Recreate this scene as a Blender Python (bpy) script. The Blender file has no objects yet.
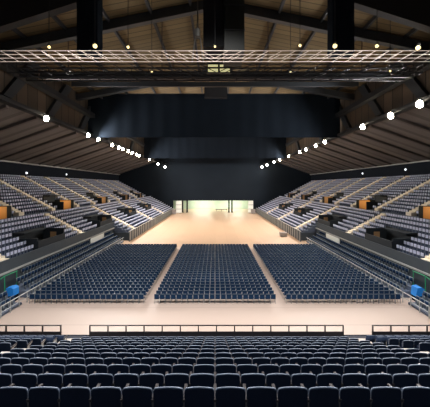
import bpy, math, random
import numpy as np
random.seed(4)
S = bpy.context.scene
COL = S.collection
# ------------------------------------------------------------------ camera
H = 11.0
F = 257.0
cd = bpy.data.cameras.new('camera'); cam = bpy.data.objects.new('camera', cd); COL.objects.link(cam)
cam.location = (0, 0, H); cam.rotation_euler = (math.pi / 2, 0, 0)
cd.sensor_fit = 'HORIZONTAL'; cd.sensor_width = 36.0; cd.lens = 36.0 * F / 430.0
cd.shift_y = -17.5 / 430.0; cd.clip_start = 0.1; cd.clip_end = 400
S.camera = cam
# ------------------------------------------------------------------ exposure and world
S.view_settings.view_transform = 'Standard'; S.view_settings.look = 'None'
S.view_settings.gamma = 1.0; S.view_settings.exposure = 0.32; S.view_settings.use_curve_mapping = False
w = bpy.data.worlds.new('world'); S.world = w; w.use_nodes = True
w.node_tree.nodes['Background'].inputs[0].default_value = (0.5, 0.6, 0.8, 1)
w.node_tree.nodes['Background'].inputs[1].default_value = 0.01
WARM = (1.0, 0.80, 0.62); WHITE = (1.0, 0.96, 0.93)

def area(name, loc, size, power, colour=WARM, rot=(0, 0, 0), spread=180, sy=None):
    l = bpy.data.lights.new(name, 'AREA'); l.energy = power; l.color = colour; l.size = size
    if sy: l.shape = 'RECTANGLE'; l.size_y = sy
    l.spread = math.radians(spread)
    o = bpy.data.objects.new(name, l); COL.objects.link(o); o.location = loc; o.rotation_euler = rot
    return o

# unseen fill lamps placed where roof house lights hang: above the lower edge of the masking drape and above the near tier
for y in (57, 66, 76, 97):
    for x in (-11, 11):
        area('house_fill_light', (x, y, 25.5), 2.0, 900, WARM, spread=120)
for x in (-12, 0, 12):
    area('house_fill_light', (x, 12, 29.3), 2.0, 2200, WHITE, spread=108)
for x in (-9, 9):
    area('house_fill_light', (x, 3, 29.5), 2.0, 700, (0.7, 0.88, 1.0), spread=120)

# ------------------------------------------------------------------ materials
def mat(name, col, rough=0.6, metal=0.0, noise=0.0, scale=5.0, emit=None, es=1.0, bump=0.0, spec=None):
    m = bpy.data.materials.new(name); m.use_nodes = True
    nt = m.node_tree; b = nt.nodes['Principled BSDF']
    b.inputs['Base Color'].default_value = (*col, 1); b.inputs['Roughness'].default_value = rough
    b.inputs['Metallic'].default_value = metal
    if spec is not None: b.inputs['Specular IOR Level'].default_value = spec
    if noise or bump:
        tc = nt.nodes.new('ShaderNodeTexCoord'); n = nt.nodes.new('ShaderNodeTexNoise')
        n.inputs['Scale'].default_value = scale; n.inputs['Detail'].default_value = 4
        nt.links.new(tc.outputs['Object'], n.inputs['Vector'])
        if noise:
            mx = nt.nodes.new('ShaderNodeMix'); mx.data_type = 'RGBA'
            mx.inputs['A'].default_value = (*[c * (1 - noise) for c in col], 1)
            mx.inputs['B'].default_value = (*[min(1, c * (1 + noise)) for c in col], 1)
            nt.links.new(n.outputs['Fac'], mx.inputs['Factor']); nt.links.new(mx.outputs['Result'], b.inputs['Base Color'])
        if bump:
            bp = nt.nodes.new('ShaderNodeBump'); bp.inputs['Strength'].default_value = bump
            nt.links.new(n.outputs['Fac'], bp.inputs['Height']); nt.links.new(bp.outputs['Normal'], b.inputs['Normal'])
    if emit:
        b.inputs['Emission Color'].default_value = (*emit, 1); b.inputs['Emission Strength'].default_value = es
    return m

def board_mat(name, col, gap, axis, pitch, rough=0.7, frac=0.12, var=0.25):
    """boards laid side by side along one axis, with dark joints and each board a little different"""
    m = bpy.data.materials.new(name); m.use_nodes = True
    nt = m.node_tree; b = nt.nodes['Principled BSDF']; b.inputs['Roughness'].default_value = rough
    tc = nt.nodes.new('ShaderNodeTexCoord'); sp = nt.nodes.new('ShaderNodeSeparateXYZ')
    nt.links.new(tc.outputs['Object'], sp.inputs[0])
    d = nt.nodes.new('ShaderNodeMath'); d.operation = 'DIVIDE'; d.inputs[1].default_value = pitch
    nt.links.new(sp.outputs[axis], d.inputs[0])
    fr = nt.nodes.new('ShaderNodeMath'); fr.operation = 'FRACT'; nt.links.new(d.outputs[0], fr.inputs[0])
    fl = nt.nodes.new('ShaderNodeMath'); fl.operation = 'FLOOR'; nt.links.new(d.outputs[0], fl.inputs[0])
    wn = nt.nodes.new('ShaderNodeTexWhiteNoise'); wn.noise_dimensions = '1D'; nt.links.new(fl.outputs[0], wn.inputs['W'])
    lt = nt.nodes.new('ShaderNodeMath'); lt.operation = 'LESS_THAN'; lt.inputs[1].default_value = frac
    nt.links.new(fr.outputs[0], lt.inputs[0])
    m1 = nt.nodes.new('ShaderNodeMix'); m1.data_type = 'RGBA'
    m1.inputs['A'].default_value = (*[c * (1 - var) for c in col], 1); m1.inputs['B'].default_value = (*[min(1, c * (1 + var)) for c in col], 1)
    nt.links.new(wn.outputs['Value'], m1.inputs['Factor'])
    m2 = nt.nodes.new('ShaderNodeMix'); m2.data_type = 'RGBA'; m2.inputs['B'].default_value = (*gap, 1)
    nt.links.new(lt.outputs[0], m2.inputs['Factor']); nt.links.new(m1.outputs['Result'], m2.inputs['A'])
    nt.links.new(m2.outputs['Result'], b.inputs['Base Color'])
    return m

M = dict(
    wood_floor=board_mat('pale_maple_floor', (0.50, 0.35, 0.24), (0.45, 0.31, 0.21), 'X', 2.4, 0.42, 0.03, 0.03),
    cream_floor=board_mat('cream_vinyl_floor', (0.47, 0.37, 0.315), (0.40, 0.31, 0.265), 'Y', 2.9, 0.5, 0.03, 0.03),
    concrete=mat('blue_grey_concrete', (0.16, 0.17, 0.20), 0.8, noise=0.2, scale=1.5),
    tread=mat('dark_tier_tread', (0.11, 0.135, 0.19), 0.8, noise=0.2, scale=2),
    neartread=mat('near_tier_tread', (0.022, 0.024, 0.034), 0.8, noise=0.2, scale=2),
    nearstep=mat('near_cream_step', (0.42, 0.37, 0.33), 0.8, noise=0.3, scale=6),  # darker cream for the near tier, tone varied at random
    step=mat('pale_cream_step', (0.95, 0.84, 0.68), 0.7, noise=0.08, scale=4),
    black=mat('matt_black', (0.008, 0.009, 0.012), 0.9),
    drape=mat('black_serge_drape', (0.0085, 0.013, 0.020), 0.95, noise=0.2, scale=0.4, spec=0.1),
    drape2=mat('backing_serge_drape', (0.0045, 0.007, 0.011), 0.95, noise=0.2, scale=0.4, spec=0.1),  # drape cloth darkened in colour to offset the floodlights on it
    enddrape=mat('end_serge_drape', (0.011, 0.0155, 0.022), 0.95, noise=0.25, scale=0.15, spec=0.1),
    darkwall=mat('dark_blue_wall', (0.010, 0.014, 0.022), 0.85, spec=0.15, noise=0.2, scale=2),
    fascia=mat('slate_fascia', (0.05, 0.065, 0.08), 0.6, noise=0.15, scale=1),
    gang=mat('blue_grey_parapet', (0.20, 0.24, 0.30), 0.6, noise=0.1, scale=1),
    vom=mat('vomitory_black', (0.012, 0.018, 0.024), 0.7),
    orange=mat('orange_lit_wall', (0.80, 0.38, 0.12), 0.6),  # warm entrance glow put into the wall colour
    dimorange=mat('dim_orange_lit_wall', (0.45, 0.26, 0.12), 0.6),  # dimmed copy of the orange wall, weaker entrance glow put into the colour
    cap=mat('pale_grey_cap', (0.42, 0.43, 0.42), 0.5),
    steel=mat('dark_roof_steel', (0.018, 0.020, 0.024), 0.6),
    bluesteel=mat('slate_roof_steel', (0.030, 0.036, 0.044), 0.55),
    redsteel=mat('maroon_hanger', (0.035, 0.018, 0.016), 0.6),
    roof=board_mat('brown_timber_roof', (0.15, 0.108, 0.050), (0.07, 0.05, 0.024), 'Y', 0.9, 0.8, 0.14, 0.15),
    ceil=board_mat('folded_grey_ceiling', (0.17, 0.152, 0.143), (0.11, 0.098, 0.09), 'Y', 2.6, 0.75, 0.3, 0.12),
    ceil2=mat('ceiling_rib', (0.11, 0.095, 0.09), 0.7),
    timber=board_mat('tan_clerestory', (0.085, 0.062, 0.042), (0.03, 0.022, 0.016), 'Y', 1.9, 0.8, 0.1, 0.3),
    alu=mat('polished_aluminium', (0.80, 0.69, 0.60), 0.45, 0.3),
    navy=mat('navy_upholstery', (0.009, 0.018, 0.042), 0.8, noise=0.3, scale=9, bump=0.05, spec=0.25),
    trim=mat('grey_blue_edge', (0.19, 0.22, 0.28), 0.45),
    std=mat('seat_standard_metal', (0.24, 0.23, 0.22), 0.4, 0.6),
    fnavy=mat('blue_chair_fabric', (0.005, 0.028, 0.078), 0.75, noise=0.4, scale=3, spec=0.2),
    fmetal=mat('chair_frame_metal', (0.20, 0.23, 0.25), 0.4, 0.4),
    lav=mat('pale_blue_grey_shell', (0.66, 0.69, 0.86), 0.4, noise=0.15, scale=3),
    sdark=mat('stand_seat_fabric', (0.045, 0.068, 0.13), 0.6),
    rail=mat('black_rail_paint', (0.022, 0.018, 0.02), 0.4),
    lamp=mat('lit_lens', (1, 1, 1), 0.5, emit=(1.0, 0.86, 0.66), es=60),
    lampsmall=mat('lit_yellow_lens', (1, 1, 0.7), 0.5, emit=(1.0, 0.80, 0.36), es=1.6),
    lampdim=mat('lit_pale_yellow_panel', (1, 1, 0.7), 0.5, emit=(0.8, 0.75, 0.36), es=0.55),
    lamppale=mat('lit_pale_lens', (1, 1, 1), 0.5, emit=(0.85, 0.9, 1.0), es=1.2),
    housing=mat('lamp_housing', (0.05, 0.05, 0.05), 0.5),
    blue=mat('bright_blue_plastic', (0.02, 0.25, 0.75), 0.5),
    green=mat('green_rail_paint', (0.03, 0.35, 0.16), 0.4),
    white=mat('white_panel', (0.88, 0.9, 0.84), 0.5),
    backwall=mat('pale_green_white_wall', (0.60, 0.68, 0.55), 0.7, noise=0.15, scale=0.6),
    case=mat('grey_case', (0.30, 0.27, 0.25), 0.6),
    duct=mat('dark_green_duct', (0.022, 0.028, 0.026), 0.6),
    chain=mat('hoist_steel', (0.14, 0.14, 0.13), 0.5, 0.4),
)

# ------------------------------------------------------------------ mesh helpers
class MB:
    def __init__(s): s.v = []; s.f = []; s.m = []
    def box(s, x0, x1, y0, y1, z0, z1, m=0):
        n = len(s.v)
        s.v += [(x0,y0,z0),(x1,y0,z0),(x1,y1,z0),(x0,y1,z0),(x0,y0,z1),(x1,y0,z1),(x1,y1,z1),(x0,y1,z1)]
        s.f += [tuple(n+i for i in q) for q in ((0,3,2,1),(4,5,6,7),(0,1,5,4),(1,2,6,5),(2,3,7,6),(3,0,4,7))]
        s.m += [m]*6; return s
    def prism(s, poly, axis, a, b, m=0):
        """poly: 2-D outline; axis 0 -> (y,z) along x, 1 -> (x,z) along y, 2 -> (x,y) along z"""
        n = len(s.v); k = len(poly)
        def P(p, t): return (t,p[0],p[1]) if axis == 0 else ((p[0],t,p[1]) if axis == 1 else (p[0],p[1],t))
        s.v += [P(p,a) for p in poly] + [P(p,b) for p in poly]
        s.f.append(tuple(n+i for i in range(k))); s.f.append(tuple(n+k+i for i in reversed(range(k))))
        for i in range(k):
            j = (i+1) % k; s.f.append((n+i, n+k+i, n+k+j, n+j))
        s.m += [m]*(k+2); return s
    def tube(s, p, q, r, seg=8, m=0, r2=None):
        r2 = r if r2 is None else r2
        p = np.array(p, float); q = np.array(q, float); d = q-p; d /= np.linalg.norm(d)
        u = np.cross(d, (0,0,1)) if abs(d[2]) < 0.9 else np.cross(d, (1,0,0)); u /= np.linalg.norm(u); w_ = np.cross(d, u)
        n = len(s.v)
        for c, rr in ((p, r), (q, r2)):
            for i in range(seg):
                t = 2*math.pi*i/seg; s.v.append(tuple(c + rr*(math.cos(t)*u + math.sin(t)*w_)))
        for i in range(seg):
            j = (i+1) % seg; s.f.append((n+i, n+j, n+seg+j, n+seg+i)); s.m.append(m)
        s.f.append(tuple(n+i for i in reversed(range(seg)))); s.f.append(tuple(n+seg+i for i in range(seg))); s.m += [m, m]
        return s
    def path(s, pts, r, seg=6, m=0):
        for a, b in zip(pts, pts[1:]): s.tube(a, b, r, seg, m)
        return s
    def mesh(s, name, mats):
        me = bpy.data.meshes.new(name); me.from_pydata(s.v, [], s.f)
        for mm in (mats if isinstance(mats, (list, tuple)) else [mats]): me.materials.append(mm)
        me.polygons.foreach_set('material_index', s.m); me.update(); 
        import bmesh
        b = bmesh.new(); b.from_mesh(me); bmesh.ops.recalc_face_normals(b, faces=b.faces); b.to_mesh(me); b.free()
        return me

def link(name, me, parent=None, loc=None):
    o = bpy.data.objects.new(name, me); COL.objects.link(o)
    if parent: o.parent = parent
    if loc: o.location = loc
    return o
def obj(name, mb, mats, parent=None, loc=None): return link(name, mb.mesh(name, mats), parent, loc)
def struct(name, mb, mats):
    o = obj(name, mb, mats); o['kind'] = 'structure'; return o
def empty(name, loc, rz=0):
    o = bpy.data.objects.new(name, None); COL.objects.link(o); o.location = loc; o.rotation_euler = (0,0,rz); return o
def tag(o, label, cat, group=None, kind=None):
    o['label'] = label; o['category'] = cat
    if group: o['group'] = group
    if kind: o['kind'] = kind
    return o
def copy_tree(o, parent=None):
    c = o.copy(); COL.objects.link(c)
    if parent: c.parent = parent
    for ch in KIDS.get(o.name, []): copy_tree(ch, c)
    return c
KIDS = {}
def remember(o):
    KIDS[o.name] = [c for c in bpy.data.objects if c.parent == o]
    for c in KIDS[o.name]: remember(c)
    return o
def copies_mesh(name, tmpl, mats, xf):
    """tmpl: an MB; xf: list of (x, y, z, rot). ONE mesh holding them all."""
    tv = np.array(tmpl.v); n = len(tv)
    xf = np.array(xf); c, s_ = np.cos(xf[:,3])[:,None], np.sin(xf[:,3])[:,None]
    X = tv[:,0][None]*c - tv[:,1][None]*s_ + xf[:,0][:,None]
    Y = tv[:,0][None]*s_ + tv[:,1][None]*c + xf[:,1][:,None]
    Z = tv[:,2][None] + xf[:,2][:,None]
    V = np.stack([X,Y,Z], -1).reshape(-1,3)
    tf = np.array(tmpl.f)
    Fc = (tf[None] + (np.arange(len(xf))*n)[:,None,None]).reshape(-1,4)
    me = bpy.data.meshes.new(name)
    me.vertices.add(len(V)); me.vertices.foreach_set('co', V.ravel())
    me.loops.add(Fc.size); me.loops.foreach_set('vertex_index', Fc.ravel().astype(np.int32))
    me.polygons.add(len(Fc)); me.polygons.foreach_set('loop_start', (np.arange(len(Fc))*4).astype(np.int32))
    me.polygons.foreach_set('loop_total', np.full(len(Fc), 4, np.int32))
    for mm in mats: me.materials.append(mm)
    me.update(calc_edges=True); me.validate()
    me.polygons.foreach_set('material_index', np.tile(np.array(tmpl.m, np.int32), len(xf)))
    me.update()
    return link(name, me)

ORD = ['first','second','third','fourth','fifth','sixth','seventh','eighth','ninth','tenth','eleventh','twelfth','thirteenth',
       'fourteenth','fifteenth','sixteenth','seventeenth','eighteenth','nineteenth','twentieth']
def ordw(n):
    if n <= 20: return ORD[n-1]
    tens = {2:'twenty', 3:'thirty', 4:'forty', 5:'fifty'}[n//10]
    tth = {2:'twentieth', 3:'thirtieth', 4:'fortieth', 5:'fiftieth'}[n//10]
    return tth if n % 10 == 0 else tens + '-' + ORD[n % 10 - 1]

END = 106.0
# ================================================================== SETTING
floor = struct('floor', MB().box(-42, 42, 46.0, 125, -0.3, 0.0), M['wood_floor'])
struct('floor_near', MB().box(-42, 42, -5, 46.0, -0.3, 0.0), M['cream_floor'])

# ---- rear tier (the one the camera stands on)
R0Y, RP, R0H, RR = 4.15, 0.93, 3.22, 0.465      # row k: backrest top at Y=R0Y+k*RP, R0H+k*RR below the camera
BACKH = 0.86
NROW = 13
AIX0, AIX1 = 7.1, 8.4
def rowY(k): return R0Y + k*RP
def rowZ(k): return H - (R0H + k*RR) - BACKH     # tread height
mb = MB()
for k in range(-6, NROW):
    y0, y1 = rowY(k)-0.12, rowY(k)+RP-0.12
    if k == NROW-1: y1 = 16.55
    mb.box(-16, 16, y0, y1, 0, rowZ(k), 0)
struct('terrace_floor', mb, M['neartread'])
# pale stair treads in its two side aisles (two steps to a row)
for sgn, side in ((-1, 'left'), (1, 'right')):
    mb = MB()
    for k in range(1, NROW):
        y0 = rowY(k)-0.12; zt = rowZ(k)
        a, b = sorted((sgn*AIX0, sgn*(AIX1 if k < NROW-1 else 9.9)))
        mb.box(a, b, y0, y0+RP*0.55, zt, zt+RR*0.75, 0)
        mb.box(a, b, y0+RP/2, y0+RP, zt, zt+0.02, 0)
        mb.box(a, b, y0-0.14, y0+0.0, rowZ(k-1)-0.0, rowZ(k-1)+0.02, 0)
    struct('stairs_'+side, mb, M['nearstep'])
struct('terrace_wall', MB().box(-16, 16, 16.55, 16.7, 0, rowZ(NROW-1)), M['darkwall'])
struct('wall_back', MB().box(-42, 42, -5.2, -5, 0, 34), M['darkwall'])

# ---- side stands
GX0, GX1, GZ = 26.6, 28.0, 6.35      # gangway
UP, UR, NU = 0.9, 0.475, 13          # upper rows pitch, rise, count
LP, LR = 0.85, 0.45
NEARX, FARX = 21.0, 17.4
YS, YM = 21.0, 52.0                  # stand starts / lower tier widens
NL_near = 7; NL_far = 11
UV = [33.5, 49.0, 65.0, 81.5, 97.0]          # upper vomitories (centre Y)
LV = [33.2, 49.5, 65.5, 81.5]          # lower vomitories
UA = [29.6, 37.2, 44.6, 52.6, 59.8, 68.2, 75.2, 84.6, 92.0, 100.3]
LA = [25.3, 40.2, 55.4, 71.0, 87.0]
AW = 0.52
def upper_rows():
    for i in range(NU): yield GX1 + i*UP, GX1 + (i+1)*UP, GZ + 0.35 + i*UR
def lower_rows():
    for j in range(NL_far):             # j=0 next to the gangway, going down
        yield GX0 - (j+1)*LP, GX0 - j*LP, GZ - 0.25 - j*LR
def cut(y0, y1, holes):
    segs = [(y0, y1)]
    for a, b in holes:
        out = []
        for s0, s1 in segs:
            if b <= s0 or a >= s1: out.append((s0, s1)); continue
            if a > s0: out.append((s0, a))
            if b < s1: out.append((b, s1))
        segs = out
    return segs
UVX = GX1 + 3.6; LVX0, LVX1 = NEARX, 23.8
uh = [(c-1.9, c+1.6) for c in UV]; lh = [(c-3.0, c+2.4) for c in LV]
seat_side = []       # (x, y, z, rot, side, tier, row, idx)
for sg, side in ((-1, 'left'), (1, 'right')):
    def bx(mb, xa, xb, *r):
        a, b = sorted((sg*xa, sg*xb)); mb.box(a, b, *r)
    mb = MB(); st = MB()
    bx(mb, GX0, GX1, YS, END, 0, GZ)
    for i, (xa, xb, z) in enumerate(upper_rows()):
        holes = uh if xa < UVX - 0.01 else []
        for a, b in cut(YS, END, holes): bx(mb, xa, xb, a, b, z-1.6, z)
        for c in UA:
            if any(a-0.6 < c < b+0.6 for a, b in uh) and xa < UVX: continue
            bx(st, xa-0.0, xa+UP*0.55, c-AW, c+AW, z, z+0.5); bx(st, xa+UP*0.55, xb, c-AW, c+AW, z, z+0.72)
    for j, (xa, xb, z) in enumerate(lower_rows()):
        ys = YS if j < NL_near else YM
        holes = lh if (xa > LVX0-0.6 and xa < LVX1-0.2) else []
        for a, b in cut(ys, END, holes): bx(mb, xa, xb, a, b, z-1.3 if j < NL_near-1 else 0, z)
        for c in LA:
            if c < ys: continue
            if any(a < c < b for a, b in lh): continue
            bx(st, xa, xa+LP*0.55, c-AW, c+AW, z, z+0.35); bx(st, xa+LP*0.5, xb, c-AW, c+AW, z, z+0.6)
    struct('stand_floor_'+side, mb, M['tread'])
    struct('aisle_stairs_'+side, st, M['step'])
    # kerb along the gangway
    kb = MB(); bx(kb, GX0-0.05, GX0+0.12, YS, END, GZ, GZ+0.5)
    struct('gangway_wall_'+side, kb, M['gang'])
    # front fascia of the lower tier, near part, with its pale cap
    zf = GZ - 0.25 - (NL_near-1)*LR
    xf = GX0 - NL_near*LP
    fb = MB(); bx(fb, xf-0.15, xf, YS, YM, 0, zf+0.30); struct('stand_wall_'+side, fb, M['fascia'])
    cb = MB(); bx(cb, xf-0.35, xf+0.05, YS, YM, zf-0.95, zf-0.80); struct('trim_'+('1' if sg < 0 else '2'), cb, M['cap'])
    fb = MB(); xq = GX0 - NL_far*LP; bx(fb, xq-0.15, xq, YM, END, 0, 1.3); bx(fb, xq-0.15, xf, YM-0.15, YM, 0, 1.6)
    struct('far_stand_wall_'+side, fb, M['fascia'])
    # back wall above the last row, ceiling edge strip, outer wall
    xt = GX1 + NU*UP
    wb = MB(); bx(wb, xt, xt+0.3, YS-22, END, 8, 17)
    bx(wb, xt-0.02, xt, YS, END, 13.1, 13.3)
    struct('wall_'+side, wb, M['darkwall'])
    # seats
    for i, (xa, xb, z) in enumerate(upper_rows()):
        n = int((END-0.5-YS)/0.5)
        for q in range(n):
            y = YS + 0.3 + q*0.5
            if any(abs(y-c) < AW+0.25 for c in UA) and not (xa < UVX and any(a-0.6 < min(UA, key=lambda c: abs(c-y)) < b+0.6 for a, b in uh)): continue
            if xa < UVX and any(a-0.35 < y < b+0.35 for a, b in uh): continue
            seat_side.append((sg*(xa+0.62), y, z, side, 'upper', i))
    for j, (xa, xb, z) in enumerate(lower_rows()):
        ys = YS if j < NL_near else YM
        for q in range(int((END-0.5-YS)/0.5)):
            y = YS + 0.3 + q*0.5
            if y < ys+0.3: continue
            if any(abs(y-c) < AW+0.25 for c in LA): continue
            if xa > LVX0-0.6 and xa < LVX1-0.2 and any(a-0.35 < y < b+0.35 for a, b in lh): continue
            seat_side.append((sg*(xa+0.58), y, z, side, 'lower', j))
    # vomitories
    for c in UV:
        a, b = c-1.9, c+1.6
        vb = MB()
        bx(vb, GX1, UVX, a, b, GZ-0.1, GZ, 0)
        bx(vb, GX1-0.2, UVX, a, a+0.15, GZ-0.1, GZ+1.75, 0)
        bx(vb, GX1-0.2, UVX, b-0.15, b, GZ-0.1, GZ+1.95, 2)
        bx(vb, GX1+0.3, UVX-1.2, b-0.19, b-0.15, GZ, GZ+1.85, 1)
        bx(vb, UVX-0.15, UVX, a, b, GZ-0.1, GZ+3.0, 0)
        bx(vb, UVX-1.3, UVX, a, b, GZ+2.75, GZ+2.9, 0)
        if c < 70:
            pl = bpy.data.lights.new('doorway_fill_light', 'POINT'); pl.energy = 60; pl.color = (1, 0.75, 0.45); pl.shadow_soft_size = 0.1  # unseen warm lamp added to brighten the orange wall
            po = bpy.data.objects.new('doorway_fill_light', pl); COL.objects.link(po); po.location = (sg*(GX1+1.4), c-0.2, GZ+1.6)
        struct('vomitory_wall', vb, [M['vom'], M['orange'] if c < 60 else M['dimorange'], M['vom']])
    for c in LV:
        a, b = c-3.0, c+2.4
        vb = MB(); z0 = 2.6; zt = GZ-1.15
        bx(vb, LVX0, LVX1, a, b, z0-0.1, z0, 0)
        bx(vb, LVX0-0.1, LVX1, a, a+0.15, z0, zt-0.4, 0)
        bx(vb, LVX0-0.1, LVX1, b-0.15, b, z0, zt, 0)
        bx(vb, LVX0-0.25, LVX0-0.1, a, b, z0-1.2, zt-0.7, 0)
        bx(vb, LVX1-0.15, LVX1, a, b, z0, zt+0.25, 0)
        bx(vb, LVX1-1.4, LVX1, a, b-1.6, zt+0.1, zt+0.25, 0)
        bx(vb, LVX0+0.9, LVX0+1.7, b-0.19, b-0.15, z0, zt-0.5, 1)
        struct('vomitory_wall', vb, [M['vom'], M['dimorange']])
    # sloping ceiling above the stand
    cb = MB()
    zi, zo = H+10.0, H+0.121*(xt)
    poly = [(sg*25, zi), (sg*xt, zo), (sg*xt, zo+0.3), (sg*25, zi+0.3)]
    cb.prism(poly, 1, 4, END); struct('ceiling_'+side, cb, M['ceil'])
    rb = MB()
    k = 0
    y = 5.0
    while y < END-1:
        poly = [(sg*25.2, zi-0.03), (sg*xt, zo-0.03), (sg*xt, zo-0.3), (sg*25.2, zi-0.5)]
        o = struct('ceiling_beam', MB().prism(poly, 1, y, y+0.45), M['ceil2'])
        y += 5.2
    eb = MB(); bx(eb, xt-0.6, xt-0.1, 4, END, zo-0.25, zo-0.02); struct('ceiling_trim_'+side, eb, M['cap'])
    # clerestory from the stand ceiling up to the roof
    fb = MB(); bx(fb, 25, 25.2, 4, END, zi-0.2, H+22.5-0.2*25); struct('clerestory_'+side, fb, M['timber'])
    cb = MB(); bx(cb, 24.0, 25.0, 4, END, zi-0.25, zi-0.1); bx(cb, 24.0, 24.06, 4, END, zi-0.1, zi+0.25); struct('catwalk_'+side, cb, M['steel'])

# ---- main roof
def roofz(x): return H + 22.0 - 0.2*abs(x)
rp = MB()
rp.prism([(-25.2, roofz(25.2)), (0, roofz(0)), (25.2, roofz(25.2)), (25.2, roofz(25.2)+0.3), (0, roofz(0)+0.3), (-25.2, roofz(25.2)+0.3)], 1, -5, 108)
struct('ceiling', rp, M['roof'])
def roof_beam(y, th, dep, slope, zc, m='bluesteel', lift=0.0):
    for sg in (-1, 1):
        z0 = H+zc; z1 = H+zc-slope*25
        mbb = MB().prism([(0, z0), (sg*25, z1), (sg*25, z1+dep), (0, z0+dep)], 1, y, y+th)
        struct('roof_beam', mbb, M[m])
roof_beam(24.0, 0.7, 3.4, 0.32, 21.3, 'steel')
roof_beam(30.0, 0.6, 1.1, 0.21, 20.9)
roof_beam(46.0, 0.8, 1.0, 0.19, 20.2)
for y in (62, 78, 94): roof_beam(y, 0.8, 1.2, 0.2, 20.6)
for x in (2.9, 7.5, 12.4, 17.4, 22.2):
    for sg in (-1, 1):
        struct('roof_purlin', MB().box(sg*x-0.14, sg*x+0.14, 4, 106, roofz(x)-0.45, roofz(x)-0.02), M['steel'])
# haunches: dark raking members on the clerestory and roof edge
for sg in (-1, 1):
    for y in (26, 33, 41, 50, 62, 78, 94):
        a = MB().prism([(y-3.2, H+10.6), (y-1.9, H+10.6), (y+3.2, H+16.8), (y+1.4, H+16.8)], 0, sg*24.5, sg*24.98)
        struct('roof_beam', a, M['bluesteel'])
    struct('roof_purlin', MB().box(min(sg*23.6, sg*24.6), max(sg*23.6, sg*24.6), 4, END, H+13.4, H+14.2), M['steel'])

# ---- far end: black curtain with an opening, and the lit dock behind
eb = MB()
eb.box(-42, -17.2, END, END+0.3, 0, 26); eb.box(15.8, 42, END, END+0.3, 0, 26); eb.box(-17.2, 15.8, END, END+0.3, 5.0, 33.5)
eb.box(-25, -17.2, END, END+0.3, 26, 33.5); eb.box(15.8, 25, END, END+0.3, 26, 33.5)
end = obj('end_curtain', eb, M['enddrape']); tag(end, 'tall black curtain wall closing the far end around a lit opening', 'curtain')
struct('wall_far', MB().box(-22, 22, 124, 124.3, 0, 7), M['backwall'])
struct('dock_ceiling', MB().box(-22, 22, END+0.3, 124.3, 6.6, 7.0), M['fascia'])
struct('dock_wall_left', MB().box(-22.3, -22, END+0.3, 124.3, 0, 7), M['backwall'])
struct('dock_wall_right', MB().box(22, 22.3, END+0.3, 124.3, 0, 7), M['backwall'])
area('dock_light', (-6, 117, 6.4), 8, 2000, (0.9, 1.0, 0.85), sy=5)
area('dock_light', (9, 117, 6.4), 8, 2000, (0.9, 1.0, 0.85), sy=5)

# ================================================================== THINGS
def drape_mesh(x0, x1, z0, z1, amp, pitch, th=0.06):
    mb = MB(); n = max(4, int((x1-x0)/pitch*8)); poly = []
    for i in range(n+1):
        x = x0+(x1-x0)*i/n; poly.append((x, amp*math.sin(2*math.pi*(x-x0)/pitch)))
    back = [(x, y+th) for x, y in reversed(poly)]
    N = len(mb.v); k = n+1
    pts = poly+[(x, y+th) for x, y in poly]
    mb.v += [(x, y, z0) for x, y in pts]+[(x, y, z1) for x, y in pts]
    L = len(pts)
    for i in range(n):
        mb.f += [(i, i+1, L+i+1, L+i), (k+i, L+k+i, L+k+i+1, k+i+1), (i, k+i, k+i+1, i+1), (L+i, L+i+1, L+k+i+1, L+k+i)]; mb.m += [0]*4
    mb.f += [(0, L, L+k, k), (n, k+n, L+k+n, L+n)]; mb.m += [0, 0]
    return mb
# big masking drape
YD = 50.6
t = empty('masking_drape', (0, YD, H+9.6))
obj('cloth', drape_mesh(-25, 24.6, 0, 8.5, 0.06, 3.1), M['drape'], t)
obj('top_bar', MB().tube((-25, 0, 8.55), (24.6, 0, 8.55), 0.08), M['steel'], t)
obj('bottom_bar', MB().tube((-25, 0, 0), (24.6, 0, 0), 0.06), M['drape'], t)
tag(t, 'huge black masking drape hanging across the hall under the roof', 'drape')
# second, deeper drape behind
t = empty('backing_drape', (0, 86, H+3.5))
obj('cloth', drape_mesh(-23.8, 23.8, 5.8, 15.5, 0.06, 3.0), M['drape2'], t)
obj('top_bar', MB().tube((-23.8, 0, 15.55), (23.8, 0, 15.55), 0.08), M['steel'], t)
tag(t, 'dark cloth drape hanging behind and below the huge masking drape', 'drape')
# two hanging drape legs
def leg(x0, x1, y, lab):
    t = empty('hanging_drape', ((x0+x1)/2, y, H+11.5)); hw = (x1-x0)/2
    obj('cloth', MB().prism([(-hw, -0.5), (-hw+0.2, -0.62), (-hw+0.5, -0.5), (-hw+0.9, -0.62), (hw-0.7, -0.5), (hw-0.3, -0.62), (hw, -0.5), (hw, 0.5), (-hw, 0.5)], 2, 0, 9.8-0.2*0), M['drape'], t)
    obj('batten', MB().box(-hw-0.1, hw+0.1, -0.1, 0.1, 9.8, 9.95), M['steel'], t)
    tag(t, lab, 'drape', 'drape legs hanging from the roof')
leg(-139*22/F, -118*22/F, 22.6, 'tall narrow black drape hanging from the roof left of centre')
leg(118*22/F, 140*22/F, 22.6, 'tall narrow black drape hanging from the roof right of centre')

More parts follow.
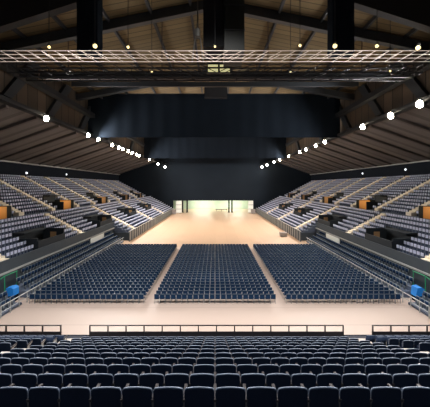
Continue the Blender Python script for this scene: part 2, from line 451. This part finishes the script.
# aluminium truss
def truss(name, y, zb, h, hw, pitch, mname, lab, rc, rb):
    t = empty(name, (0, y, zb))
    for yy in (0, h):
        for zz in (0, h): obj('chord', MB().tube((-hw, yy, zz), (hw, yy, zz), rc), M[mname], t)
    n = int(2*hw/pitch)
    protos = [MB().tube((-pitch/2, 0, 0), (pitch/2, 0, h), rb, 6).mesh('brace', M[mname]),
              MB().tube((-pitch/2, h, 0), (pitch/2, h, h), rb, 6).mesh('brace', M[mname]),
              MB().tube((-pitch/2, 0, 0), (pitch/2, h, 0), rb, 6).mesh('brace', M[mname])]
    for i in range(n):
        x = -hw+pitch*(i+0.5); fl = -1 if x > 0 else 1
        for q, p in enumerate(protos[:2]):
            b = link('brace', p, t, (x, 0, 0)); b.scale = (-fl, 1, 1)
    for sx in (-1, 1): obj('end_frame', MB().path([(sx*hw,0,0),(sx*hw,h,0),(sx*hw,h,h),(sx*hw,0,h),(sx*hw,0,0)], rb), M[mname], t)
    tag(t, lab, 'truss', 'roof trusses'); return t
truss('lighting_truss', 18.2, H+9.05, 0.52, 20.9, 0.95, 'alu', 'bright aluminium box truss spanning the whole width near the top', 0.020, 0.014)
truss('roof_truss', 23.5, H+10.35, 0.8, 19, 1.6, 'bluesteel', 'dark box truss hanging just behind the bright aluminium truss', 0.05, 0.035)
truss('roof_truss', 29.0, H+12.3, 1.0, 22, 2.2, 'steel', 'dark box truss hanging above the top edge of the masking drape', 0.10, 0.06)

def catwalk(y, zb, hw, lab):
    t = empty('catwalk_bridge', (0, y, zb))
    obj('deck', MB().box(-hw, hw, -0.6, 0.6, 0, 0.12), M['steel'], t)
    for z in (0.5, 1.0):
        obj('handrail', MB().tube((-hw, -0.6, z), (hw, -0.6, z), 0.04), M['chain'], t)
        obj('handrail', MB().tube((-hw, 0.6, z), (hw, 0.6, z), 0.04), M['chain'], t)
    pm = MB().box(-0.04, 0.04, -0.64, -0.56, 0, 1.0).mesh('post', M['steel'])
    for i in range(int(hw)): link('post', pm, t, (-hw+1+2*i, 0, 0))
    for x in (-hw+3, -6.5, 6.5, hw-3):
        obj('hanger', MB().tube((x, 0, 0.1), (x, 0, roofz(x)-zb-0.05), 0.05), M['redsteel'], t)
    obj('kick_board', MB().box(-hw, hw, -0.68, -0.62, -0.35, 0.35), M['bluesteel'], t)
    tag(t, lab, 'catwalk', 'catwalks under the roof')
catwalk(31.5, H+13.2, 21, 'dark steel catwalk bridge crossing below the brown roof boards')
catwalk(40.0, H+15.6, 22, 'dark catwalk bridge crossing just above the masking drape')

# floodlights
def aim(x, y, z, tx, ty, tz):
    d = np.array((tx-x, ty-y, tz-z), float); d /= np.linalg.norm(d); return d
def floodlight(x, y, z, power, r, lab, tgt, hang=1.0, spot=160, mlamp='lamp', cat='floodlight', group=None, colour=WHITE):
    t = empty('floodlight', (x, y, z)); d = aim(x, y, z, *tgt)
    hs = obj('housing', MB().tube(tuple(-d*(r*1.6)), tuple(-d*0.02), r*0.7, 14, 0, r*1.05), M['housing'], t)
    lm = MB(); rr = [r, r*0.93, r*0.75, r*0.45, r*0.1]; dd = [-0.02, r*0.3, r*0.55, r*0.75, r*0.82]
    for a in range(4): lm.tube(tuple(d*dd[a]), tuple(d*dd[a+1]), rr[a], 16, 0, rr[a+1])
    obj('lens', lm, M[mlamp], hs)
    yk = MB(); yk.path([(0, -r*1.2, 0), (0, -r*1.2, r*1.5), (0, r*1.2, r*1.5), (0, r*1.2, 0)], 0.03); yk.tube((0, 0, r*1.5), (0, 0, r*1.5+hang), 0.03)
    obj('yoke', yk, M['steel'], t)
    tag(t, lab, cat, group)
    if power:
        l = bpy.data.lights.new('flood_beam', 'SPOT'); l.energy = power; l.color = colour; l.spot_size = math.radians(spot); l.spot_blend = 0.6
        l.shadow_soft_size = r*0.8
        lo = bpy.data.objects.new('flood_beam', l); COL.objects.link(lo); lo.parent = t; lo.location = tuple(d*0.2)
        import mathutils
        lo.rotation_euler = mathutils.Vector(d).to_track_quat('-Z', 'Y').to_euler()
LX = 24.0; LZ = H+9.6  # floodlight lenses oversized, lamp glare put into their shape
left = [46, 88, 98, 112, 118.5, 122.5, 128, 132, 136, 139, 149]
right = [420, 391, 363, 325, 316, 306, 300, 289, 280]
for i, px in enumerate(left):
    y = LX*F/(215-px)
    nm = 'nearest' if i == 0 else ordw(i+1)+' nearest'
    floodlight(-LX, y, LZ, 16000, 0.42 if i == 0 else 0.40, f'bright round floodlight, {nm} of the row above the left stand', (22, y+2, 5), 0.05, group='floodlights above the left stand')
for i, px in enumerate(right):
    y = LX*F/(px-215)
    nm = 'nearest' if i == 0 else ordw(i+1)+' nearest'
    floodlight(LX, y, LZ, 17000, 0.44 if i < 3 else 0.40, f'bright round floodlight, {nm} of the row above the right stand', (-22, y+2, 5), 0.05, group='floodlights above the right stand')
for i, (px, py) in enumerate([(158, 164), (165, 167)]):
    y = 104.3; x = (px-215)*y/F; z = H-(py-186)*y/F
    floodlight(x, y, z, 1500, 0.42, f'small bright floodlight in front of the end curtain, {"outer" if i == 0 else "inner"} of the left pair', (x*0.5, 80, 0), H+8.15+(abs(x)-18)*0.42-z-0.45)
for i, (px, py) in enumerate([(274, 162), (267, 165), (262, 167)]):
    y = 104.3; x = (px-215)*y/F; z = H-(py-186)*y/F
    floodlight(x, y, z, 1500, 0.42, f'small bright floodlight in front of the end curtain, {["outermost","middle","innermost"][i]} of the right three', (x*0.5, 80, 0), H+8.15+(abs(x)-18)*0.42-z-0.45)
for sg, nm in ((-1, 'left'), (1, 'right')):
    bar = obj('lighting_bar', MB().tube((sg*18.0, 104.3, H+8.15), (sg*24.9, 104.3, H+11.05), 0.08), M['steel'])
    tag(bar, f'thin dark bar carrying small floodlights at far {nm}', 'lighting bar')
# small yellow work lamps just above the bright truss
small = [(49, 47, 22, 0.12), (95, 46, 22, 0.17), (128, 47, 22.6, 0.12), (215, 46.5, 20, 0.08), (300, 45.5, 22.6, 0.12), (335, 46, 22, 0.17), (377, 46, 22, 0.14)]
names = ['first', 'second', 'third', 'fourth', 'fifth', 'sixth', 'seventh']
for i, (px, py, y, r) in enumerate(small):
    if i in (1, 5): y = 21.2
    if i == 3: y = 20.0
    x = (px-215)*y/F; z = H+(186-py)*y/F
    floodlight(x, y, z, 0, r, f'small yellowish lamp above the bright truss, {names[i]} from the left', (x*0.3, 0, H-2), roofz(x)-z-0.3-r*1.5, mlamp='lampsmall', group='small lamps above the truss')
for px, py, nm in ((158, 72, 'left'), (283, 72, 'right'), (373, 71, 'far right')):
    y = 30.5; x = (px-215)*y/F; z = H+(186-py)*y/F
    floodlight(x, y-3, H+(186-py)*(y-3)/F, 0, 0.10, f'tiny white lamp below the bright truss at {nm}', (x*0.3, 0, H-2), roofz(x)-(H+(186-py)*(y-3)/F)-0.2, mlamp='lampsmall')
# one white lamp sitting on the truss at far right
x = (417-215)*18.3/F
floodlight(x, 18.2, H+(186-50)*18.3/F+0.1, 0, 0.15, 'small white lamp fixed on top of the bright truss near its right end', (0, 0, H), 0.1, mlamp='lampsmall')
# central equipment
t = empty('air_duct', (0, 20.5, H+10.4))
obj('casing', MB().box(0.75, 2.35, 0, 2.6, 0.3, 11.0), M['duct'], t)
obj('black_casing', MB().box(-0.95, 0.7, 0.3, 2.6, 0.9, 11.0), M['black'], t)
for z in (2.0, 4.0, 6.0): obj('flange', MB().box(0.7, 2.4, -0.05, 0.05, z, z+0.08), M['bluesteel'], t)
tag(t, 'dark green and black boxed duct hanging at the centre of the roof', 'duct')
t = empty('chain_hoist', (-1.36, 20.2, H+9.7))
obj('body', MB().tube((0, 0, 2.0), (0, 0, 2.6), 0.22, 10), M['chain'], t)
obj('hook_frame', MB().path([(-0.45, 0, 0), (-0.2, 0, 1.9), (0.2, 0, 1.9), (0.45, 0, 0)], 0.05), M['chain'], t)
obj('chain', MB().tube((0, 0, 2.6), (0, 0, 11.2), 0.05), M['chain'], t)
tag(t, 'grey chain hoist hanging from the roof onto the bright truss', 'hoist')
t = empty('work_light', (4/F*24, 24.9, H+11.05))
obj('frame', MB().box(-1.15, 1.15, 0, 0.25, -0.1, 0.95), M['steel'], t)
for a in (-1.05, 0.1):
    for b in (0.0, 0.5): obj('lamp_panel', MB().box(a, a+0.95, -0.04, 0.01, b, b+0.3), M['lampdim'], t)
obj('cable', MB().tube((0, 0.12, 0.95), (0, 0.12, 10.9), 0.03), M['steel'], t)
tag(t, 'pale yellow four-panel light below the middle of the bright truss', 'light')
t = empty('loudspeaker', (0, 46, H+16.0))
obj('cabinet', MB().box(-1.9, 2.2, 0, 1.2, 0, 2.6), M['black'], t)
obj('grille', MB().box(-1.8, 2.1, -0.04, 0, 0.1, 2.5), M['steel'], t)
tag(t, 'black loudspeaker box hanging above the middle of the masking drape', 'loudspeaker')

# ---- front rails of the near tier
def guard_rail(x0, x1, n, lab, wood=False):
    y = 16.55; zb = rowZ(NROW-1)
    t = empty('guard_rail', ((x0+x1)/2, y, zb)); hw = (x1-x0)/2
    zt = H-(325-186)*y/F - zb; zp = H-(331.6-186)*y/F-zb
    obj('top_rail', MB().box(-hw, hw, -0.035, 0.035, zt-0.05, zt), M['rail'], t)
    obj('panel', MB().box(-hw, hw, -0.02, 0.03, 0, zp), M['rail'], t)
    pm = MB().box(-0.035, 0.035, -0.035, 0.035, 0, zt-0.05).mesh('post', M['rail'])
    for i in range(n+1): link('post', pm, t, (-hw+0.035+(2*hw-0.07)*i/n, -0.02, 0))
    tag(t, lab, 'guard rail', 'guard rails at the front of the near tier')
k = 16.55/F
guard_rail((89.5-215)*k, (343.5-215)*k, 14, 'long black guard rail at the centre front of the near seating tier')
guard_rail((61-215-18.3*5)*k, (61.5-215)*k, 5, 'black guard rail at the front of the near tier, left end')
guard_rail((372-215)*k, (372-215+18.3*5)*k, 5, 'black guard rail at the front of the near tier, right end')

# ---- near tier seats
def near_seat():
    t = empty('tip_up_seat', (0, 0, 0))
    # origin: on the tread below the backrest; faces +y
    W = 0.241
    def outline(dw=0, dz=0):
        p = [(-W*0.86-dw, 0.36)]
        p += [(-W-dw, 0.56), (-W-dw, 0.765), (-W*0.985-dw, 0.805+dz*0.5), (-W*0.92-dw, 0.834+dz)]
        for i in range(-3, 4): x = i/3*W*0.78; p.append((x, 0.842+dz+0.012*(1-(i/3)**2)))
        p += [(W*0.92+dw, 0.834+dz), (W*0.985+dw, 0.805+dz*0.5), (W+dw, 0.765), (W+dw, 0.56), (W*0.86+dw, 0.36)]
        return p
    b = MB().prism(outline(-0.004, -0.022), 1, -0.03, 0.012); bk = obj('backrest', b, M['navy'], t)
    pts = outline(-0.006, -0.012)[1:-1]
    obj('edge_trim', MB().path([(x, -0.015, z) for x, z in pts], 0.010, 6), M['trim'], bk)
    s = MB(); s.prism([(0.05, 0.36), (0.12, 0.34), (0.15, 0.62), (0.08, 0.64)], 0, -0.2, 0.2); obj('seat_pan', s, M['navy'], t)
    for sx in (1,):
        l = MB(); l.prism([(0.0, 0), (0.14, 0), (0.10, 0.55), (0.28, 0.58), (0.28, 0.62), (-0.03, 0.62), (-0.02, 0.5)], 0, 0.236, 0.264)
        l.box(0.20, 0.30, -0.02, 0.22, 0, 0.012); sd = obj('standard', l, M['std'], t)
        obj('armrest', MB().box(0.225, 0.275, -0.04, 0.30, 0.62, 0.66), M['rail'], sd)
    tag(t, 'x', 'seat', 'navy tip-up seats of the near tier'); return remember(t)
def near_all_mb():
    m = MB()
    m.box(-0.235, 0.235, -0.03, 0.012, 0.36, 0.835, 0); m.box(-0.22, 0.22, -0.025, -0.005, 0.835, 0.852, 1)
    m.box(-0.2, 0.2, 0.05, 0.13, 0.34, 0.63, 0); m.box(0.236, 0.264, -0.03, 0.26, 0, 0.62, 2); m.box(0.225, 0.275, -0.04, 0.3, 0.62, 0.66, 3)
    return m
cand = []
for k in range(NROW-1):
    for blk in ('centre', 'left', 'right'):
        if blk == 'centre': xs = [(-6.75 + 0.5*i) for i in range(28)]
        elif blk == 'left': xs = [-(AIX1+0.3) - 0.5*i for i in range(13)]
        else: xs = [(AIX1+0.3) + 0.5*i for i in range(13)]
        if blk == 'centre' and k > NROW-3: continue
        for i, x in enumerate(xs):
            px = 215+F*x/rowY(k)
            if blk != 'centre' and k < 1: continue
            cand.append((k, blk, i, x, rowY(k), rowZ(k), px))
vis = [c for c in cand if -16 < c[6] < 446]
vis.sort(key=lambda c: (c[0], abs(c[3])))
proto = near_seat(); rest = []
first = True
for n, (k, blk, i, x, y, z, px) in enumerate(vis):
    if n >= 300: rest.append((x, y, z, 0.0)); continue
    o = proto if first else copy_tree(proto); first = False
    o.location = (x, y, z); o.rotation_euler[2] = random.uniform(-0.012, 0.012)
    row = 'nearest row' if k == 0 else ordw(k+1)+' row from the camera'
    if blk == 'centre':
        q = int(abs(x)/0.5)+1
        lab = f'navy tip-up seat in the {row}, {ordw(q)} {"left" if x < 0 else "right"} of centre'
    else:
        lab = f'navy tip-up seat in the {row}, {ordw(i+1)} beyond the {blk} stairs'
    o['label'] = lab
rest += [(c[3], c[4], c[5], 0.0) for c in cand if not (-16 < c[6] < 446) and -260 < c[6] < 690]
o = copies_mesh('tip_up_seats', near_all_mb(), [M['navy'], M['trim'], M['std'], M['rail']], rest)
tag(o, 'mass of navy tip-up seats in the rows just behind the front rail', 'seats', None, 'stuff')

# ---- floor blocks
def chair_mb():
    m = MB()
    m.box(-0.215, 0.215, -0.02, 0.03, 0.46, 0.88, 0); m.box(-0.22, 0.22, 0.0, 0.42, 0.42, 0.48, 0)
    m.box(-0.235, -0.215, -0.03, 0.0, 0, 0.84, 1); m.box(0.215, 0.235, -0.03, 0.0, 0, 0.84, 1)
    m.box(-0.235, -0.215, 0.37, 0.40, 0, 0.44, 1); m.box(0.215, 0.235, 0.37, 0.40, 0, 0.44, 1)
    m.box(-0.215, 0.215, -0.028, -0.02, 0.40, 0.425, 1)
    m.box(-0.19, 0.19, -0.03, 0.02, 0.88, 0.90, 1)
    return m
BY0, BP, BN = 24.05, 0.80, 27
blocks = {'central': [-5.46+0.52*i for i in range(22)], 'left': [-17.1+0.51*i for i in range(21)], 'right': [6.9+0.51*i for i in range(21)]}
fl = []
for r in range(BN):
    for bn, xs in blocks.items():
        for i, x in enumerate(xs): fl.append((r, bn, i, x, BY0+BP*r))
def keep(r, bn, i):
    if r < 4: return True
    if r == 4: return bn == 'central' or (bn == 'left' and i >= 10) or (bn == 'right' and i <= 10)
    return False
cme = chair_mb().mesh('floor_chair', [M['fnavy'], M['fmetal']])
rest = []
for r, bn, i, x, y in fl:
    jx, jr = random.uniform(-0.015, 0.015), random.uniform(-0.03, 0.03)
    if keep(r, bn, i):
        o = link('floor_chair', cme, None, (x+jx, y, 0)); o.rotation_euler = (0, 0, jr)
        row = 'nearest row' if r == 0 else ordw(r+1)+' row'
        tag(o, f'dark blue floor chair, {row} of the {bn} block, {ordw(i+1)} from its left end', 'chair', 'dark blue chairs on the hall floor')
    else: rest.append((x+jx, y, 0, jr))
o = copies_mesh('floor_chairs', chair_mb(), [M['fnavy'], M['fmetal']], rest)
tag(o, 'mass of dark blue chairs filling the three floor blocks', 'chairs', None, 'stuff')

# raised strips of seats between floor blocks and stand walls
strip = []
for sg, side in ((-1, 'left'), (1, 'right')):
    mb = MB()
    for i in range(4):
        a, b = sorted((sg*(17.95+i*0.66), sg*(17.95+(i+1)*0.66 if i < 3 else 20.45)))
        mb.box(a, b, 27.0 if i == 3 else 25.3, 50.5, 0, 0.2+i*0.42)
        if i < 3: mb.box(a, b, 21.0, 23.9, 0, 0.2+i*0.42)
        for q in range(59):
            y = 21.3+0.5*q
            if i == 3 and (41.4 < y < 47.6 or y < 27.2): continue
            if 23.6 < y < 25.6 or y > 50.2: continue
            strip.append((sg*(18.40+i*0.66), y, 0.2+i*0.42, math.pi/2 if sg > 0 else -math.pi/2))
    struct('riser_floor_'+side, mb, M['tread'])
    # floor rail: thin pale tubing with posts
    t = empty('side_rail', (sg*17.75, 21.3, 0))
    obj('top_rail', MB().tube((0, 0, 1.0), (0, 28.5, 1.0), 0.05), M['cap'], t)
    obj('mid_rail', MB().tube((0, 0, 0.5), (0, 28.5, 0.5), 0.03), M['cap'], t)
    pm = MB().box(-0.03, 0.03, -0.03, 0.03, 0, 1.0).mesh('post', M['cap'])
    for i in range(29): link('post', pm, t, (0, i*1.0, 0))
    tag(t, f'long pale rail along the outer edge of the {side} floor block', 'rail')
    # slatted barrier along the far stand front
    xq = GX0 - NL_far*LP - 0.35
    for j in range(9):
        y0 = 50.5+j*6.1
        t = empty('barrier', (sg*xq, y0, 0))
        obj('board', MB().box(-0.04, 0.04, 0, 5.9, 0.05, 2.0), M['fascia'], t)
        obj('cap_rail', MB().box(-0.07, 0.07, 0, 5.9, 2.0, 2.1), M['cap'], t)
        pm = MB().box(-0.09, 0.09, -0.12, 0.12, 0, 2.0).mesh('post', M['cap'])
        for q in range(4): link('post', pm, t, (-sg*0.0, 0.6+q*1.6, 0))
        tag(t, f'slatted grey barrier panel along the far {side} stand, {ordw(j+1)} from the camera', 'barrier', 'barrier panels along the far stands')
    # blue box, green rail, white sign, far small props
    t = empty('blue_box', (sg*19.4, 24.6, 0.0))
    obj('body', MB().box(-0.32, 0.32, -0.32, 0.32, 0.0, 0.85), M['darkwall'], t); obj('cover', MB().prism([(-0.42, 0.55), (0.38, 0.62), (0.36, 1.25), (0.12, 1.42), (-0.3, 1.36)], 1, -0.36, 0.36), M['blue'], t)
    tag(t, f'bright blue covered box beside the near corner of the {side} floor block', 'box')
    t = empty('green_handrail', (sg*20.3, 22.2, 0.0))
    obj('rail', MB().path([(0, 0, 1.6), (0, 2.6, 2.3), (0, 4.2, 2.3)], 0.05), M['green'], t)
    for q, z in ((0.1, 1.6), (2.6, 2.3), (4.1, 2.3)): obj('post', MB().tube((0, q, 0), (0, q, z), 0.04), M['green'], t)
    tag(t, f'green handrail by the {side} stand wall near the blue box', 'handrail')
    t = empty('wall_sign', (sg*20.35, 42.0, 1.2))
    obj('board', MB().box(-0.04, 0.04, 0, 5.0, 0, 1.2), M['white'], t)
    obj('frame', MB().box(-0.06, 0.06, -0.08, 5.08, 1.2, 1.28), M['cap'], t)
    tag(t, f'white panel fixed low on the {side} stand wall', 'sign')

# side seats (facing the floor)
def stand_seat_mb():
    m = MB()   # faces +y in its own frame
    m.box(-0.23, 0.23, -0.06, -0.01, 0.36, 0.80, 1)
    m.box(-0.165, 0.165, 0.0, 0.07, 0.42, 0.76, 0)
    m.box(-0.03, 0.03, -0.03, 0.08, 0, 0.42, 1)
    return m
smats = [M['lav'], M['sdark']]
sme = stand_seat_mb().mesh('stand_seat', smats)
o = copies_mesh('riser_seats', stand_seat_mb(), [M['fnavy'], M['fmetal']], [s for s in strip])
tag(o, 'strips of dark blue seats between floor blocks and stand walls', 'seats', None, 'stuff')
S_ = []
rows = {}
for (x, y, z, side, tier, i) in seat_side:
    px = 215+F*x/y; py = 186-F*(z+0.6-H)/y
    rows.setdefault((side, tier, i), []).append((y, x, z, px))
cands = []
for key, lst in rows.items():
    lst.sort(); q = 0
    for (y, x, z, px) in lst:
        if -1 <= px <= 431: q += 1; cands.append((math.hypot(x, y), key, q, x, y, z))
        elif -400 < px < 830: S_.append((x, y, z, math.pi/2 if x > 0 else -math.pi/2))
cands.sort()
for n, (d, (side, tier, i), q, x, y, z) in enumerate(cands):
    rot = math.pi/2 if x > 0 else -math.pi/2
    if n < 300:
        o = link('stand_seat', sme, None, (x, y, z)); o.rotation_euler = (0, 0, rot)
        if tier == 'lower': row = ('top row' if i == 0 else ordw(i+1)+' row down')
        else: row = ('bottom row' if i == 0 else ordw(i+1)+' row up')
        tag(o, f'pale blue-grey stand seat, {side} {tier} tier, {row}, {ordw(q)} from the {side} photo edge', 'stand seat', 'pale seats of the side stands')
    else: S_.append((x, y, z, rot))
o = copies_mesh('stand_seats', stand_seat_mb(), smats, S_)
tag(o, 'mass of pale blue-grey seats filling the two side stands', 'seats', None, 'stuff')

# ---- far opening: columns, white blocks, cases
for px, lab in ((182.5, 'left of the two at its left'), (187, 'right of the two at its left'), (229, 'left of the two at its right'), (232, 'right of the two at its right')):
    x = (px-215)*106.5/F
    t = empty('support_post', (x, 107.0, 0)); obj('shaft', MB().box(-0.28, 0.28, -0.28, 0.28, 0.1, 5.2), M['black'], t); obj('foot', MB().box(-0.5, 0.5, -0.5, 0.5, 0, 0.1), M['black'], t)
    tag(t, f'black post in the far opening, {lab}', 'post')
for px, w_, lab in ((179, 2.2, 'left'), (250.5, 1.9, 'right')):
    x = (px-215)*105/F
    t = empty('white_cabinet', (x, 104.6, 0)); obj('body', MB().box(-w_/2, w_/2, -0.6, 0.6, 0.15, 4.9), M['white'], t)
    obj('plinth', MB().box(-w_/2+0.05, w_/2-0.05, -0.5, 0.5, 0, 0.15), M['black'], t)
    for q in (1.6, 3.3): obj('shelf_line', MB().box(-w_/2, w_/2, -0.63, -0.6, q, q+0.15), M['chain'], t)
    tag(t, f'tall white cabinet at the {lab} side of the far opening', 'cabinet')
def case(x, y, w_, d, h, lab):
    t = empty('flight_case', (x, y, 0)); obj('body', MB().box(-w_/2, w_/2, -d/2, d/2, 0.1, h*0.75), M['case'], t)
    obj('lid', MB().box(-w_/2-0.02, w_/2+0.02, -d/2-0.02, d/2+0.02, h*0.77, h), M['case'], t)
    for a in (-1, 1):
        for b in (-1, 1): obj('wheel', MB().tube((a*w_*0.4-0.03, b*d*0.4, 0.05), (a*w_*0.4+0.03, b*d*0.4, 0.05), 0.05), M['black'], t)
    tag(t, lab, 'case')
case(14.9, 56, 1.5, 0.9, 0.9, 'low grey case standing alone on the right of the far floor')
case(-16.0, 100, 1.6, 1.0, 1.8, 'dark brown case by the barrier at far left of the floor')
case(15.2, 102, 1.6, 1.0, 1.8, 'dark brown case by the barrier at far right of the floor')

t = empty('bench', ((221.5-215)*112/F, 112, 0))
obj('top', MB().box(-2.6, 2.6, -0.3, 0.3, 0.7, 0.95), M['black'], t)
for a in (-2.3, 0, 2.3): obj('leg', MB().box(a-0.06, a+0.06, -0.25, 0.25, 0, 0.7), M['black'], t)
tag(t, 'long low dark bench inside the lit far opening', 'bench')

for px, py, lab in ((26, 173, 'left stand, nearer of two'), (406, 169.5, 'right stand, nearer of two'), (363, 173.5, 'right stand, farther of two'), (66, 174.5, 'left stand, farther of two')):
    sg = -1 if px < 215 else 1
    X = GX1+NU*UP-0.02; y = X*F/abs(px-215); z = H+(186-py)*y/F
    t = empty('wall_lamp', (sg*X, y, z))
    obj('back_plate', MB().box(min(0, -sg*0.08), max(0, -sg*0.08), -0.3, 0.3, -0.3, 0.3), M['housing'], t)
    obj('lens', MB().tube((-sg*0.08, 0, 0), (-sg*0.25, 0, 0), 0.24, 12, 0, 0.15), M['lamppale'], t)
    tag(t, f'small pale lamp on the dark wall above the {lab}', 'wall lamp')
